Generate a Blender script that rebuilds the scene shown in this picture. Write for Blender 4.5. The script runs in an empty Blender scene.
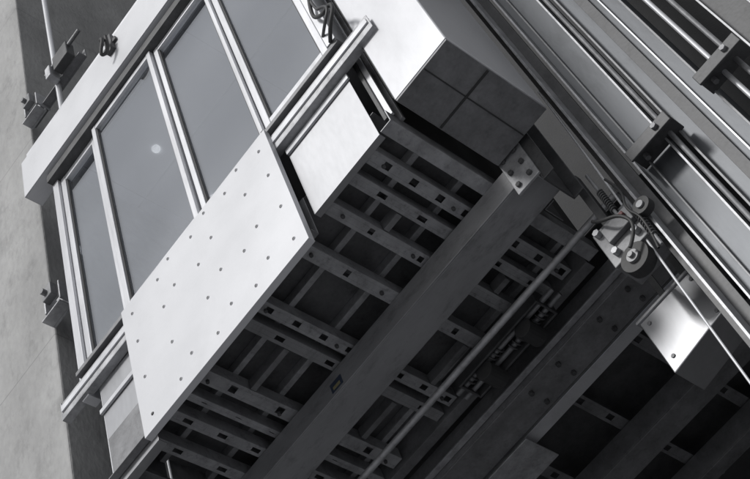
import bpy, bmesh, math, random
from mathutils import Matrix, Vector
random.seed(4)
S=bpy.context.scene; COL=S.collection
S.view_settings.view_transform='Standard'; S.view_settings.look='None'; S.view_settings.exposure=0

# ---------------- materials ----------------
def mat(name,col,metal=0.0,rough=0.5,var=0.15,scale=6,stretch=(1,1,1),bump=0.1,fine=60,tint=(1,1.01,1.05),joints=None,dirt=0.0,spread=.12,emit=0,jd=.45):
    m=bpy.data.materials.new(name);m.use_nodes=True;nt=m.node_tree;N=nt.nodes;L=nt.links
    b=N['Principled BSDF'];b.inputs['Metallic'].default_value=metal
    tc=N.new('ShaderNodeTexCoord');mp=N.new('ShaderNodeMapping');mp.inputs['Scale'].default_value=stretch
    L.new(tc.outputs['Object'],mp.inputs[0])
    n1=N.new('ShaderNodeTexNoise');n1.inputs['Scale'].default_value=scale;n1.inputs['Detail'].default_value=6;n1.inputs['Roughness'].default_value=.6
    n2=N.new('ShaderNodeTexNoise');n2.inputs['Scale'].default_value=fine;n2.inputs['Detail'].default_value=3
    L.new(mp.outputs[0],n1.inputs[0]);L.new(mp.outputs[0],n2.inputs[0])
    r=N.new('ShaderNodeValToRGB')
    a=max(col*(1-var),0);c=min(col*(1+var),1)
    r.color_ramp.elements[0].position=.3;r.color_ramp.elements[1].position=.7
    r.color_ramp.elements[0].color=(a*tint[0],a*tint[1],min(a*tint[2],1),1);r.color_ramp.elements[1].color=(c*tint[0],c*tint[1],min(c*tint[2],1),1)
    L.new(n1.outputs[0],r.inputs[0])
    out=r.outputs[0]
    def mult(o,fac):
        mx=N.new('ShaderNodeMix');mx.data_type='RGBA';mx.blend_type='MULTIPLY';mx.inputs[0].default_value=1
        L.new(o,mx.inputs[6]);L.new(fac,mx.inputs[7]);return mx.outputs[2]
    r2=N.new('ShaderNodeMapRange');r2.inputs[3].default_value=1-var*.8;r2.inputs[4].default_value=1+var*.5
    L.new(n2.outputs[0],r2.inputs[0]);out=mult(out,r2.outputs[0])
    if dirt>0:
        n3=N.new('ShaderNodeTexNoise');n3.inputs['Scale'].default_value=scale*2.3;n3.inputs['Detail'].default_value=8;n3.inputs['Roughness'].default_value=.75
        L.new(mp.outputs[0],n3.inputs[0])
        r3=N.new('ShaderNodeMapRange');r3.inputs[1].default_value=.52;r3.inputs[2].default_value=.72;r3.inputs[3].default_value=1;r3.inputs[4].default_value=1-dirt
        L.new(n3.outputs[0],r3.inputs[0]);out=mult(out,r3.outputs[0])
    if joints:
        sp=N.new('ShaderNodeSeparateXYZ');L.new(tc.outputs['Object'],sp.inputs[0])
        for ax,per,off,w in joints:
            ad=N.new('ShaderNodeMath');ad.operation='ADD';ad.inputs[1].default_value=off;L.new(sp.outputs[ax],ad.inputs[0])
            pp=N.new('ShaderNodeMath');pp.operation='PINGPONG';pp.inputs[1].default_value=per/2;L.new(ad.outputs[0],pp.inputs[0])
            rr=N.new('ShaderNodeMapRange');rr.inputs[1].default_value=0;rr.inputs[2].default_value=w;rr.inputs[3].default_value=jd;rr.inputs[4].default_value=1
            L.new(pp.outputs[0],rr.inputs[0]);out=mult(out,rr.outputs[0])
    L.new(out,b.inputs['Base Color'])
    if emit>0:
        b.inputs['Emission Color'].default_value=(1,1,1,1);b.inputs['Emission Strength'].default_value=emit
    rr=N.new('ShaderNodeMapRange');rr.inputs[3].default_value=max(rough-spread,.03);rr.inputs[4].default_value=min(rough+spread,1);L.new(n1.outputs[0],rr.inputs[0]);L.new(rr.outputs[0],b.inputs['Roughness'])
    if bump>0:
        bp=N.new('ShaderNodeBump');bp.inputs['Strength'].default_value=bump;bp.inputs['Distance'].default_value=.01;L.new(n2.outputs[0],bp.inputs['Height']);L.new(bp.outputs[0],b.inputs['Normal'])
    return m
M={}
M['white']=mat('apron_sheet',.57,.2,.42,.04,1.5,bump=.015,dirt=.05)
M['alu']=mat('aluminium',.60,.5,.38,.1,5,(1,1,.15),bump=.02,fine=90,dirt=.15)
M['brushed']=mat('brushed_steel',.50,.7,.38,.06,2,(1,1,.35),bump=.01,fine=50,spread=.07,dirt=.08)
M['skirt']=mat('skirt_steel',.40,.9,.40,.12,1.6,(1,1,.3),bump=.01,fine=50,spread=.1,dirt=.1)
M['galv']=mat('galvanised_steel',.38,.5,.5,.25,12,bump=.05,fine=45,dirt=.35)
M['joist']=mat('joist_steel',.33,.3,.5,.2,10,bump=.05,fine=45,dirt=.5)
M['steel']=mat('dull_steel',.20,.4,.5,.25,8,bump=.05,dirt=.3)
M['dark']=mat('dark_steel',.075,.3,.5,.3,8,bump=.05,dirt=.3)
M['black']=mat('black_rubber',.03,0,.6,.2,10)
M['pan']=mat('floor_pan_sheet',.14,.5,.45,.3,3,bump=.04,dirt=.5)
M['beam']=mat('painted_beam',.27,.3,.5,.12,6,(.4,1,1),bump=.04,dirt=.4)
M['column']=mat('column_paint',.10,.35,.42,.15,3,(1,1,.2),bump=.03,dirt=.4,tint=(.94,1,1.1))
M['concrete']=mat('concrete',.33,0,.9,.18,2.2,(1,1,.5),bump=.45,fine=35,tint=(1,1,1),dirt=.3,joints=[(2,2.5,.35,.008)],jd=.65)
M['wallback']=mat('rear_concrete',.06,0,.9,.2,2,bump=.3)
M['pier']=mat('pier_concrete',.34,0,.9,.2,2,bump=.3,dirt=.3)
M['ground']=mat('ground_paving',.34,0,.9,.2,.5,bump=.2)
M['ceil']=mat('cabin_ceiling_sheet',.8,.0,.5,.04,3,bump=.0,joints=[(1,.7,.1,.010),(0,1.1,.25,.006)])
M['inner']=mat('cabin_lining',.6,.1,.4,.08,3,bump=.0)
M['lamp']=mat('lamp_lens',.8,0,.4,.02,3,bump=0,emit=1.1)
M['red']=mat('red_plastic',.12,0,.4,.1,5,tint=(1,.3,.3))
M['blue']=mat('blue_sticker',.06,0,.4,.1,5,tint=(.6,.8,1.3))
M['yellow']=mat('yellow_sticker',.25,0,.4,.1,5,tint=(1,.9,.5))
def glassmat():
    m=bpy.data.materials.new('window_glass');m.use_nodes=True;nt=m.node_tree;N=nt.nodes;L=nt.links;N.clear()
    o=N.new('ShaderNodeOutputMaterial');mx=N.new('ShaderNodeMixShader');t=N.new('ShaderNodeBsdfTransparent');g=N.new('ShaderNodeBsdfGlossy')
    t.inputs[0].default_value=(.93,.95,.97,1);g.inputs['Roughness'].default_value=.02;g.inputs[0].default_value=(.94,.95,.97,1)
    tc=N.new('ShaderNodeTexCoord');n=N.new('ShaderNodeTexNoise');n.inputs['Scale'].default_value=1.1;n.inputs['Detail'].default_value=1
    mr=N.new('ShaderNodeMapRange');mr.inputs[1].default_value=.3;mr.inputs[2].default_value=.7;mr.inputs[3].default_value=.42;mr.inputs[4].default_value=.60
    L.new(tc.outputs['Object'],n.inputs[0]);L.new(n.outputs[0],mr.inputs[0]);L.new(mr.outputs[0],mx.inputs[0])
    L.new(t.outputs[0],mx.inputs[1]);L.new(g.outputs[0],mx.inputs[2]);L.new(mx.outputs[0],o.inputs[0]);return m
M['glass']=glassmat()

# ---------------- mesh helpers ----------------
def abox(bm,x0,x1,y0,y1,z0,z1):
    v=[bm.verts.new((x,y,z)) for x in (x0,x1) for y in (y0,y1) for z in (z0,z1)]
    for f in ((0,1,3,2),(4,6,7,5),(0,4,5,1),(2,3,7,6),(0,2,6,4),(1,5,7,3)): bm.faces.new([v[i] for i in f])
def acyl(bm,p0,p1,r,n=16,r2=None):
    p0=Vector(p0);p1=Vector(p1);d=p1-p0
    q=d.to_track_quat('Z','Y').to_matrix().to_4x4()
    return bmesh.ops.create_cone(bm,cap_ends=True,segments=n,radius1=r,radius2=r if r2 is None else r2,depth=d.length,matrix=Matrix.Translation((p0+p1)/2)@q)
def finish(name,bm,m,parent=None,bevel=.002,smooth=False,m2=None,**kw):
    bmesh.ops.recalc_face_normals(bm,faces=bm.faces)
    me=bpy.data.meshes.new(name);bm.to_mesh(me);bm.free()
    me.materials.append(M[m])
    if m2: me.materials.append(M[m2])
    o=bpy.data.objects.new(name,me);COL.objects.link(o)
    if bevel>0:
        b=o.modifiers.new('bevel','BEVEL');b.width=bevel;b.segments=2;b.limit_method='ANGLE'
    if smooth:
        for p in me.polygons:p.use_smooth=True
    if parent: o.parent=parent
    for k,v in kw.items(): o[k]=v
    return o
def boxes(name,bl,m,parent=None,bevel=.002,**kw):
    bm=bmesh.new()
    for b in bl: abox(bm,*b)
    return finish(name,bm,m,parent,bevel,**kw)
def each(name,bl,m,parent=None,bevel=.002,**kw):
    for b in bl: o=boxes(name,[b],m,parent,bevel,**kw)
    return o
def cyls(name,cl,m,parent=None,n=18,**kw):
    for c in cl:
        bm=bmesh.new();acyl(bm,c[0],c[1],c[2],n);o=finish(name,bm,m,parent,.0015,**kw)
    return o
def empty(name,label,cat,loc=(0,0,0)):
    o=bpy.data.objects.new(name,None);o.location=loc;o.empty_display_size=.1;COL.objects.link(o);o['label']=label;o['category']=cat;return o
def curve_tube(name,pts,r,m,parent=None,**kw):
    c=bpy.data.curves.new(name,'CURVE');c.dimensions='3D';c.bevel_depth=r;c.bevel_resolution=3
    s=c.splines.new('NURBS');s.points.add(len(pts)-1);s.order_u=3;s.use_endpoint_u=True
    for i,p in enumerate(pts): s.points[i].co=(*p,1)
    t=bpy.data.objects.new('tmp',c);COL.objects.link(t);bpy.context.view_layer.update()
    me=bpy.data.meshes.new_from_object(t);bpy.data.objects.remove(t)
    me.materials.clear();me.materials.append(M[m])
    for p in me.polygons:p.use_smooth=True
    o=bpy.data.objects.new(name,me);COL.objects.link(o)
    if parent:o.parent=parent
    for k,v in kw.items(): o[k]=v
    return o
def spring(name,p0,p1,r,wire,turns,m,parent=None):
    p0=Vector(p0);p1=Vector(p1);d=(p1-p0);a=d.orthogonal().normalized();b=d.normalized().cross(a)
    n=turns*8
    return curve_tube(name,[p0+d*i/n+r*(a*math.cos(i*math.pi/4)+b*math.sin(i*math.pi/4)) for i in range(n+1)],wire,m,parent)

# ============ setting ============
bm=bmesh.new();abox(bm,-40,40,-40,40,-6.2,-6);g=finish('ground',bm,'ground',bevel=0);g['kind']='structure'

w=boxes('concrete_wall',[(-6,-.95,.3,3.4,-6,12)],'concrete',bevel=.012)
w['label']='grey concrete lift shaft wall with formwork joints';w['category']='wall'
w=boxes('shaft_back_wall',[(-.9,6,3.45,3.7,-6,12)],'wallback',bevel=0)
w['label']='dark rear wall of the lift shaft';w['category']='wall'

# ============ elevator cabin ============
cab=empty('elevator_cabin','glazed steel elevator cabin with riveted apron, seen from below','elevator')
bm=bmesh.new()
abox(bm,0,1.2,-.016,-.012,0,.96)
abox(bm,0,1.2,-.012,.02,0,.004)
abox(bm,0,.004,-.012,.018,.004,.96);abox(bm,1.196,1.2,-.012,.018,.004,.96)
for i,x in enumerate((.08,.30,.40,.58,.70,.86,.97,1.13)):
    for j,z in enumerate((.09,.36,.63,.86)):
        zz=z+(.06 if i in(2,4,6) else 0)+random.uniform(-.008,.008)
        if (i,j) in ((2,1),(5,2)): continue
        k=len(bm.faces);acyl(bm,(x,-.016,zz),(x,-.021,zz),.010,10,.007);bm.faces.ensure_lookup_table()
        for f in bm.faces[k:]: f.material_index=1
ap=finish('apron_panel',bm,'white',cab,.001,m2='dark')
boxes('sill_bar',[(-.61,1.93,.022,.07,.81,.816),(-.61,1.93,.066,.07,.816,.95),(-.61,1.93,.022,.026,.816,.93),(-.614,-.61,.022,.07,.81,.95),(-.6,1.92,.03,.062,.944,.95)],'galv',cab,.0015)
boxes('sill_bar_cover',[(-.6,1.92,.012,.0215,.86,.90)],'alu',cab,.001)
boxes('header_panel',[(-.66,2.2,-.03,-.022,3.06,3.50),(-.66,2.2,-.022,.10,3.06,3.068),(-.664,-.66,-.03,.1,3.06,3.50)],'white',cab,.002)
boxes('header_shadow_strip',[(-.46,2.2,.0,.09,2.965,3.04)],'dark',cab,.002)  # dark strip put in as the shadow line beneath the header panel
boxes('roof_edge',[(-.64,2.2,.0,.16,3.53,3.62),(-.6,2.2,-.01,.012,3.505,3.528)],'alu',cab,.004)
each('header_seam',[(x,x+.006,-.0325,-.0301,3.07,3.49) for x in (.95,)],'steel',cab,0)
la=boxes('header_latch',[(.36,.43,-.06,-.031,3.30,3.50),(.33,.46,-.05,-.031,3.38,3.42)],'dark',cab,.004)
curve_tube('latch_hook',[(.39,-.06,3.48),(.36,-.10,3.44),(.44,-.13,3.34),(.35,-.11,3.22),(.41,-.07,3.26),(.43,-.1,3.4)],.012,'black',la)
def frame(x0,x1,z0=1.0,z1=2.96,y=.03,w=.035,mname='alu'):
    f=boxes('window_frame',[(x0,x0+w,y,y+.05,z0,z1),(x1-w,x1,y,y+.05,z0,z1),(x0+w,x1-w,y+.002,y+.048,z0,z0+w*1.6),(x0+w,x1-w,y+.002,y+.048,z1-w*1.2,z1)],mname,cab,.003)
    each('gasket',[(x0+w,x0+w+.008,y+.01,y+.04,z0+w*1.6,z1-.04),(x1-w-.008,x1-w,y+.01,y+.04,z0+w*1.6,z1-.04)],'black',f,0)
    boxes('window_pane',[(x0+w+.0081,x1-w-.0081,y+.022,y+.028,z0+w*1.6+.001,z1-.043)],'glass',f,0)
frame(-.40,-.015,y=.06,w=.045);frame(.0,.63,y=.025);frame(.64,1.16,y=.05);frame(1.19,1.68,y=.02,w=.04)
each('door_jamb',[(1.165,1.185,-.0,.05,1.0,2.96),(-.46,-.405,.04,.12,.8,2.96),(1.69,1.75,.0,.1,1.0,2.96)],'alu',cab,.002)
boxes('door_track',[(-.44,1.75,.005,.11,.962,.992)],'steel',cab,.002)
boxes('skirt_panel',[(1.215,1.67,.075,.08,.24,.805),(1.215,1.67,.08,.11,.24,.246)],'skirt',cab,.001)
boxes('skirt_panel',[(-.35,-.01,.072,.078,.05,.805),(-.35,-.01,.078,.12,.05,.056),(-.354,-.35,.072,.4,.05,.805)],'skirt',cab,.001)
each('skirt_trim',[(-.36,-.012,.055,.07,.60,.63),(1.215,1.68,.06,.074,.76,.80)],'alu',cab,.002)
boxes('cabin_side_wall',[(1.70,1.72,.12,1.42,.36,3.4)],'dark',cab,.002)
boxes('side_wall_rib',[(1.721,1.75,.2,.22,.4,3.4)],'galv',cab,.002)
boxes('side_wall_rib',[(1.721,1.75,.13,.145,.37,3.4)],'alu',cab,.002)
boxes('cabin_side_wall',[(-.36,-.34,.42,1.42,.3,3.4)],'galv',cab,.002)
boxes('cabin_rear_wall',[(-.338,1.698,1.42,1.44,.36,3.4)],'inner',cab,.002)
boxes('cabin_ceiling',[(-.33,1.69,.13,1.41,2.98,3.0)],'ceil',cab,0)
cyls('ceiling_lamp',[((x,y,2.978),(x,y,2.964),.028) for x,y in((.09,.45),(-.02,.98))],'lamp',cab)
boxes('cabin_floor',[(-.33,1.69,.12,1.41,.93,.955)],'inner',cab,0)
cyls('handrail',[((-.3,1.36,1.9),(1.66,1.36,1.9),.02)],'alu',cab)
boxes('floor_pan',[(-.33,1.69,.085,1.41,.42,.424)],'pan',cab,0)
boxes('edge_channel',[(1.675,1.745,.085,1.42,.262,.268),(1.739,1.745,.085,1.42,.268,.352)],'galv',cab,.0015)
boxes('edge_channel',[(-.35,1.67,1.40,1.46,.25,.256),(-.35,1.67,1.40,1.406,.256,.42)],'steel',cab,.0015)
boxes('edge_channel',[(-.34,1.20,.03,.07,.10,.106),(-.34,1.2,.066,.07,.106,.4)],'steel',cab,.0015)
boxes('edge_channel',[(-.345,-.29,.11,1.39,.20,.206),(-.345,-.339,.11,1.39,.206,.29)],'steel',cab,.0015)
def perf(bl,x0,x1,y0,y1,z,t=.004,pitch=.11,hole=.06,edge=.018):
    bl.append((x0,x0+edge,y0,y1,z,z+t));bl.append((x1-edge,x1,y0,y1,z,z+t))
    y=y0
    while y<y1:
        bl.append((x0+edge,x1-edge,y,min(y+pitch-hole,y1),z+.0003,z+t-.0003));y+=pitch
for x,wd,m,pt,hl in ((1.52,.07,'joist',.16,.04),(1.40,.06,'joist',.24,.05),(1.23,.065,'joist',.3,.03),(1.00,.07,'joist',.34,.03),(.66,.065,'joist',.16,.04),(.56,.06,'beam',.3,.05),(.21,.075,'joist',.28,.04),(.10,.04,'galv',.2,.03),(-.03,.06,'joist',.2,.05),(-.20,.06,'joist',.26,.05)):
    bl=[];z=.27+random.uniform(-.012,.012)
    perf(bl,x,x+wd,.09,1.39,z,pitch=pt,hole=hl)
    bl.append((x,x+.004,.09,1.39,z+.004,z+.08));bl.append((x+wd-.004,x+wd,.09,1.39,z+.004,z+.08))
    boxes('floor_joist',bl,m,cab,.001)
for y,z in ((.34,.36),(.62,.365),(1.05,.36),(1.28,.362)):
    boxes('floor_stringer',[(-.32,1.66,y,y+.03,z,z+.004),(-.32,1.66,y,y+.004,z+.004,z+.055)],'galv',cab,.001)
for x0,x1,y in ((1.30,1.395,.42),(.29,.555,.42),(1.3,1.39,1.12),(.73,.99,1.2),(.3,.55,1.1)):
    boxes('cross_piece',[(x0,x1,y,y+.03,.275,.281),(x0,x1,y,y+.005,.281,.34)],'steel',cab,.001)
cyls('joist_bolt',[((x+.035,y,.262),(x+.035,y,.245),.010) for x in (1.52,1.23,1.0,.66,.21) for y in (.2,.62,.98,1.3)],'dark',cab,n=6)
sb=boxes('sling_beam',[(-.7,1.93,.70,.708,.12,.262),(-.7,1.93,.708,.90,.12,.128),(-.7,1.93,.892,.90,.128,.262)],'beam',cab,.003)
each('stiffener_rib',[(x,x+.006,.709,.891,.129,.25) for x in (.0,.6,1.2)],'beam',sb,.001)
boxes('sticker',[(.52,.60,.6975,.6995,.14,.20)],'blue',sb,0)
boxes('sticker',[(.535,.585,.6965,.6973,.15,.17)],'yellow',sb,0)
ep=boxes('end_plate',[(1.82,1.955,.685,.699,.04,.34),(1.935,1.941,.70,.9,.04,.34)],'galv',sb,.002)
cyls('bolt',[((x,.685,z),(x,.670,z),.014) for x in(1.85,1.92) for z in(.08,.18,.28)],'dark',ep,n=6)
boxes('sling_upright',[(1.945,1.953,.70,.90,.0,5),(1.953,2.01,.70,.708,.0,5),(1.953,2.01,.892,.90,.0,5)],'dark',cab,.002)
boxes('sling_upright',[(1.80,1.806,.93,1.05,.15,5),(1.806,1.86,.93,.936,.15,5)],'steel',cab,.002)
eb=boxes('equipment_box',[(1.82,2.16,.05,.67,.28,4.0)],'brushed',cab,.006)
boxes('box_base_trim',[(1.825,2.155,.055,.665,.268,.2795)],'steel',eb,.001)
each('box_seam',[(1.83,2.15,.30,.31,.262,.2675),(2.0,2.006,.06,.66,.2645,.2678),(1.818,1.8195,.05,.67,.3,3.9)],'black',eb,0)
curve_tube('cable_loop',[(1.72,.0,1.0),(1.78,-.06,.98),(1.86,-.08,1.04),(1.84,-.06,1.14),(1.76,-.04,1.16),(1.70,-.02,1.3),(1.78,-.04,1.5)],.010,'black',cab)
curve_tube('cable_loop',[(1.70,.0,1.10),(1.76,-.05,1.06),(1.83,-.07,1.10),(1.80,-.05,1.2),(1.74,-.03,1.28),(1.75,-.02,1.6)],.008,'dark',cab)

# ============ tube below cabin ============
tb=empty('brace_tube','thin grey steel tube beneath the cabin floor with clevis end','tube')
cyls('tube_body',[((-.3,1.15,.12),(2.06,1.15,.12),.018)],'galv',tb)
boxes('clevis',[(2.06,2.17,1.125,1.135,.09,.15),(2.06,2.17,1.165,1.175,.09,.15),(2.035,2.059,1.125,1.175,.09,.15)],'galv',tb,.002)
cyls('clevis_pin',[((2.14,1.11,.12),(2.14,1.19,.12),.010)],'dark',tb)

dp=empty('spring_damper','dark sprung damper unit bolted beneath the cabin','damper')
boxes('damper_plate',[(.85,1.42,1.22,1.232,.12,.24),(.85,1.42,1.36,1.372,.12,.24),(.85,.862,1.232,1.36,.12,.24),(1.408,1.42,1.232,1.36,.12,.24)],'dark',dp,.003)
cyls('damper_rod',[((.80,1.27,.15),(1.5,1.27,.15),.014),((.80,1.325,.15),(1.5,1.325,.15),.014)],'steel',dp)
spring('damper_spring',(.88,1.27,.15),(1.12,1.27,.15),.026,.005,9,'dark',dp)
spring('damper_spring',(1.14,1.325,.15),(1.39,1.325,.15),.026,.005,9,'dark',dp)
cyls('damper_roller',[((1.0,1.24,.09),(1.0,1.36,.09),.05),((1.28,1.24,.09),(1.28,1.36,.09),.05)],'black',dp)

# ============ rear platform ============
pf=empty('steel_platform','dark steel platform of crossed beams behind the cabin','platform')
boxes('platform_beam',[(-.2,2.0,1.53,1.74,.12,.13),(-.2,2.0,1.53,1.54,.13,.30),(-.2,2.0,1.73,1.74,.13,.30)],'steel',pf,.003)
boxes('platform_beam',[(.3,1.95,1.775,1.86,.14,.15),(.3,1.95,1.775,1.78,.15,.22)],'alu',pf,.002)
boxes('platform_beam',[(-.2,2.0,1.49,1.527,.16,.17)],'galv',pf,.002)
boxes('platform_beam',[(.2,2.6,2.45,2.62,.2,.21),(.2,2.6,2.45,2.46,.21,.35)],'steel',pf,.002)
boxes('platform_beam',[(.2,2.6,3.0,3.1,.2,.21),(.2,2.6,3.0,3.01,.21,.35)],'steel',pf,.002)
for x in (.5,.95,1.4,1.75):
    bl=[];perf(bl,x,x+.07,1.88,3.3,.36,pitch=.24,hole=.05);bl.append((x,x+.004,1.88,3.3,.364,.43))
    boxes('platform_joist',bl,'steel',pf,.001)
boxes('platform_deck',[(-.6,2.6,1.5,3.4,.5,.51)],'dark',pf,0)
boxes('gusset_plate',[(.42,.78,1.74,1.98,.09,.098)],'galv',pf,.002)
cyls('bolt',[((x,y,.12),(x,y,.10),.014) for x in (.05,.25,1.0,1.2,1.5,1.7) for y in (1.58,1.69)],'dark',pf,n=6)

# ============ steel columns ============
def column(lbl,x0,x1,y0,y1,m,z0=-3.5,z1=8,m2=None,ribs=()):
    c=empty('steel_column',lbl,'column');c['group']='vertical lift shaft steel members'
    boxes('web',[(x0,x1,y0,y0+.008,z0,z1)],m,c,.001)
    boxes('flange',[(x0,x0+.01,y0-.05,y0-.0003,z0,z1)],m2 or m,c,.001)
    boxes('flange',[(x1-.01,x1,y0-.05,y0-.0003,z0,z1)],m2 or m,c,.001)
    boxes('return_flange',[(x0,x0+.01,y0+.0083,y1,z0,z1)],m,c,.001)
    boxes('return_flange',[(x1-.01,x1,y0+.0083,y1,z0,z1)],m,c,.001)
    for r,w_,mm in ribs: boxes('web_rib',[(r,r+w_,y0-.03,y0-.0003,z0,z1)],mm,c,.001)
    return c
column('wide grey steel column with projecting flanges',2.22,2.40,1.05,1.3,'column',m2='galv',ribs=((2.27,.008,'steel'),))
column('blue-grey steel column beside the rail brackets',2.45,2.68,1.08,1.3,'column',m2='steel',ribs=((2.52,.05,'dark'),(2.60,.008,'alu')))
column('dark outer steel column of the lift frame',2.90,3.05,1.2,1.45,'dark',m2='galv')
gr=empty('guide_rail','machined steel T-section guide rail','rail')
boxes('rail_blade',[(2.14,2.152,.93,1.02,-3.5,8)],'galv',gr,.001)
boxes('rail_base',[(2.10,2.20,1.021,1.033,-3.5,8)],'dark',gr,.001)
for i,x in enumerate((2.425,2.76,2.83)):
    p=cyls('steel_pipe',[((x,1.0,-3.5),(x,1.0,8),.012)],'alu' if i==1 else 'steel')
    p['label']=('bright' if i==1 else 'dull')+' vertical steel conduit pipe on the lift frame';p['category']='pipe';p['group']='vertical conduit pipes'
w=boxes('concrete_pier',[(3.08,5,1.5,2.2,-6,12)],'pier',bevel=.01)
w['label']='grey concrete pier behind the steel columns';w['category']='pier'
def rbr(x,y,z):
    b=empty('rail_bracket','dark angle bracket with bolt hole clamping the rail','bracket');b['group']='rail brackets'
    boxes('bracket_plate',[(x-.12,x+.12,y-.13,y+.0,z,z+.012),(x-.12,x+.12,y-.142,y-.13,z-.06,z+.012)],'dark',b,.003)
    cyls('bolt',[((x+.05,y-.142,z-.025),(x+.05,y-.16,z-.025),.016),((x-.07,y-.06,z),(x-.07,y-.06,z-.03),.014)],'steel',b,n=6)
rbr(2.36,1.04,-.06);rbr(2.78,1.04,-.06);rbr(2.36,1.04,2.4);rbr(2.78,1.04,2.4)

# ============ guide shoe ============
gs=empty('guide_shoe','greasy roller guide shoe with springs and red cap','guide shoe',(0,0,-.24))
boxes('shoe_plate',[(1.90,2.12,.93,.945,-.22,.02),(1.90,2.12,.945,1.1,-.22,-.21),(1.90,1.912,.945,1.1,-.209,.02),(1.95,2.10,.90,.929,-.12,-.03)],'steel',gs,.004)
boxes('shoe_arm',[(1.96,2.0,.95,.99,.02,.42)],'dark',gs,.004)
cyls('roller',[((2.0,.90,-.29),(2.0,.96,-.29),.07),((2.16,.87,-.14),(2.16,.91,-.14),.042)],'black',gs,n=32)
cyls('roller_hub',[((2.0,.885,-.29),(2.0,.90,-.29),.03),((2.0,.87,-.29),(2.0,.885,-.29),.014),((2.16,.86,-.14),(2.16,.87,-.14),.018)],'steel',gs)
cyls('bolt',[((1.95,.929,-.17),(1.95,.90,-.17),.018),((2.07,.929,-.17),(2.07,.9,-.17),.018),((1.93,.929,-.01),(1.93,.9,-.01),.018)],'galv',gs,n=6)
spring('spring',(2.05,.91,.0),(2.05,.91,.16),.014,.004,10,'dark',gs)
spring('spring',(2.12,.90,-.30),(2.12,.90,-.10),.014,.004,10,'dark',gs)
cyls('threaded_rod',[((2.05,.91,-.05),(2.05,.91,.30),.008),((2.12,.9,-.36),(2.12,.9,.0),.008)],'steel',gs)
boxes('red_cap',[(2.06,2.08,.88,.90,-.08,-.06)],'red',gs,.003)
curve_tube('hose',[(1.95,.9,.05),(1.98,.84,-.05),(2.08,.84,-.12),(2.1,.86,-.22),(2.02,.86,-.28)],.008,'black',gs)
curve_tube('hose',[(2.1,.92,.2),(2.14,.88,.02),(2.1,.86,-.1),(2.14,.88,-.2),(2.1,.9,-.36)],.006,'black',gs)
p=curve_tube('wire_rope',[(2.10,1.0,.9),(2.095,.95,.1),(2.06,.95,-.7),(2.02,.95,-2.0)],.0055,'white');p['label']='thin pale wire rope hanging beside the guide shoe';p['category']='wire rope'
lb=empty('cable_box','pale grey sheet metal box hung below the platform','box')
bm=bmesh.new();abox(bm,1.73,2.07,1.3,1.5,-.74,-.40)
for v in bm.verts:
    if v.co.z<-.6 and v.co.x>2: v.co.z+=.05
finish('box_shell',bm,'skirt',lb,.005)
boxes('box_lid',[(1.72,2.08,1.29,1.51,-.3995,-.385)],'galv',lb,.002)
cyls('screw',[((x,1.3,z),(x,1.294,z),.010) for x in (1.77,2.03) for z in (-.67,-.44)],'steel',lb)
each('hanger_strap',[(1.85,1.88,1.4,1.41,-.384,.12),(1.98,2.01,1.4,1.41,-.384,.12)],'dark',lb,.001)

# ============ wall brackets ============
def wbr(z,x,wide=0):
    b=empty('wall_bracket','galvanised steel clamp bracket bolted to the concrete wall','bracket');b['group']='wall brackets'
    boxes('bracket_plate',[(x-.02,x+.17,.27,.285,z-.10,z+.12),(x-.02,x+.17,.19,.27,z-.10,z-.088),(x+.03,x+.045,.18,.2695,z-.0875,z+.11),(x+.17,x+.182,.19,.31,z-.08,z+.10)],'galv',b,.003)
    boxes('clamp_block',[(x+.06,x+.15,.15,.20,z-.02,z+.10)],'steel',b,.006)
    if wide:
        boxes('bracket_arm',[(x-.02,x+wide,.30,.312,z-.05,z+.08),(x-.02,x+wide,.24,.2995,z-.05,z-.038)],'steel',b,.003)
        boxes('clamp_block',[(x+wide-.22,x+wide-.04,.16,.235,z-.06,z+.14)],'dark',b,.008)
        boxes('clamp_block',[(x+wide-.3,x+wide-.24,.14,.235,z-.10,z+.06)],'galv',b,.008)
        cyls('clamp_rod',[((x+wide-.35,.19,z+.1),(x+wide+.1,.19,z+.1),.016)],'steel',b)
    cyls('bolt',[((x,.27,z-.03),(x,.235,z-.03),.02),((x,.27,z+.07),(x,.235,z+.07),.02),((x+.10,.15,z+.03),(x+.10,.12,z+.03),.02)],'steel',b,n=6)
wbr(2.25,-.90)
wbr(4.78,-.88,.68)
p=cyls('wall_pipe',[((-.50,.25,4.2),(-.50,.25,9),.022)],'alu');p['label']='slim metal pipe rising above the cabin beside the wall';p['category']='pipe'

# ============ light ============
W=bpy.data.worlds.new('World');S.world=W;W.use_nodes=True;nt=W.node_tree
bg=nt.nodes['Background'];sky=nt.nodes.new('ShaderNodeTexSky');sky.sky_type='NISHITA';sky.sun_disc=False
sd=Vector((-.12,-.80,.58)).normalized()
sky.sun_elevation=math.asin(sd.z);sky.sun_rotation=math.atan2(sd.x,sd.y)
hs=nt.nodes.new('ShaderNodeHueSaturation');hs.inputs['Saturation'].default_value=.14
nt.links.new(sky.outputs[0],hs.inputs['Color']);nt.links.new(hs.outputs[0],bg.inputs[0]);bg.inputs[1].default_value=.12
sl=bpy.data.lights.new('sun','SUN');sl.energy=2.0;sl.angle=math.radians(12);sl.color=(1,.99,.97)
so=bpy.data.objects.new('sun',sl);so.rotation_euler=sd.to_track_quat('Z','Y').to_euler();COL.objects.link(so)

# ============ camera ============
R=Matrix(((0.6136165314526711,0.744583955928488,-0.26281073970040975),(0.7361559523241709,-0.419088660977716,0.5314500052663448),(0.285568146307823,-0.5195761992372132,-0.8052896416821252)))
cam=bpy.data.cameras.new('camera');cam.sensor_width=36;cam.lens=1337.9*36/750;cam.clip_end=200
co=bpy.data.objects.new('camera',cam);COL.objects.link(co)
co.matrix_world=Matrix.Translation((2.94332,-2.68457,-4.53406))@R.transposed().to_4x4()
S.camera=co
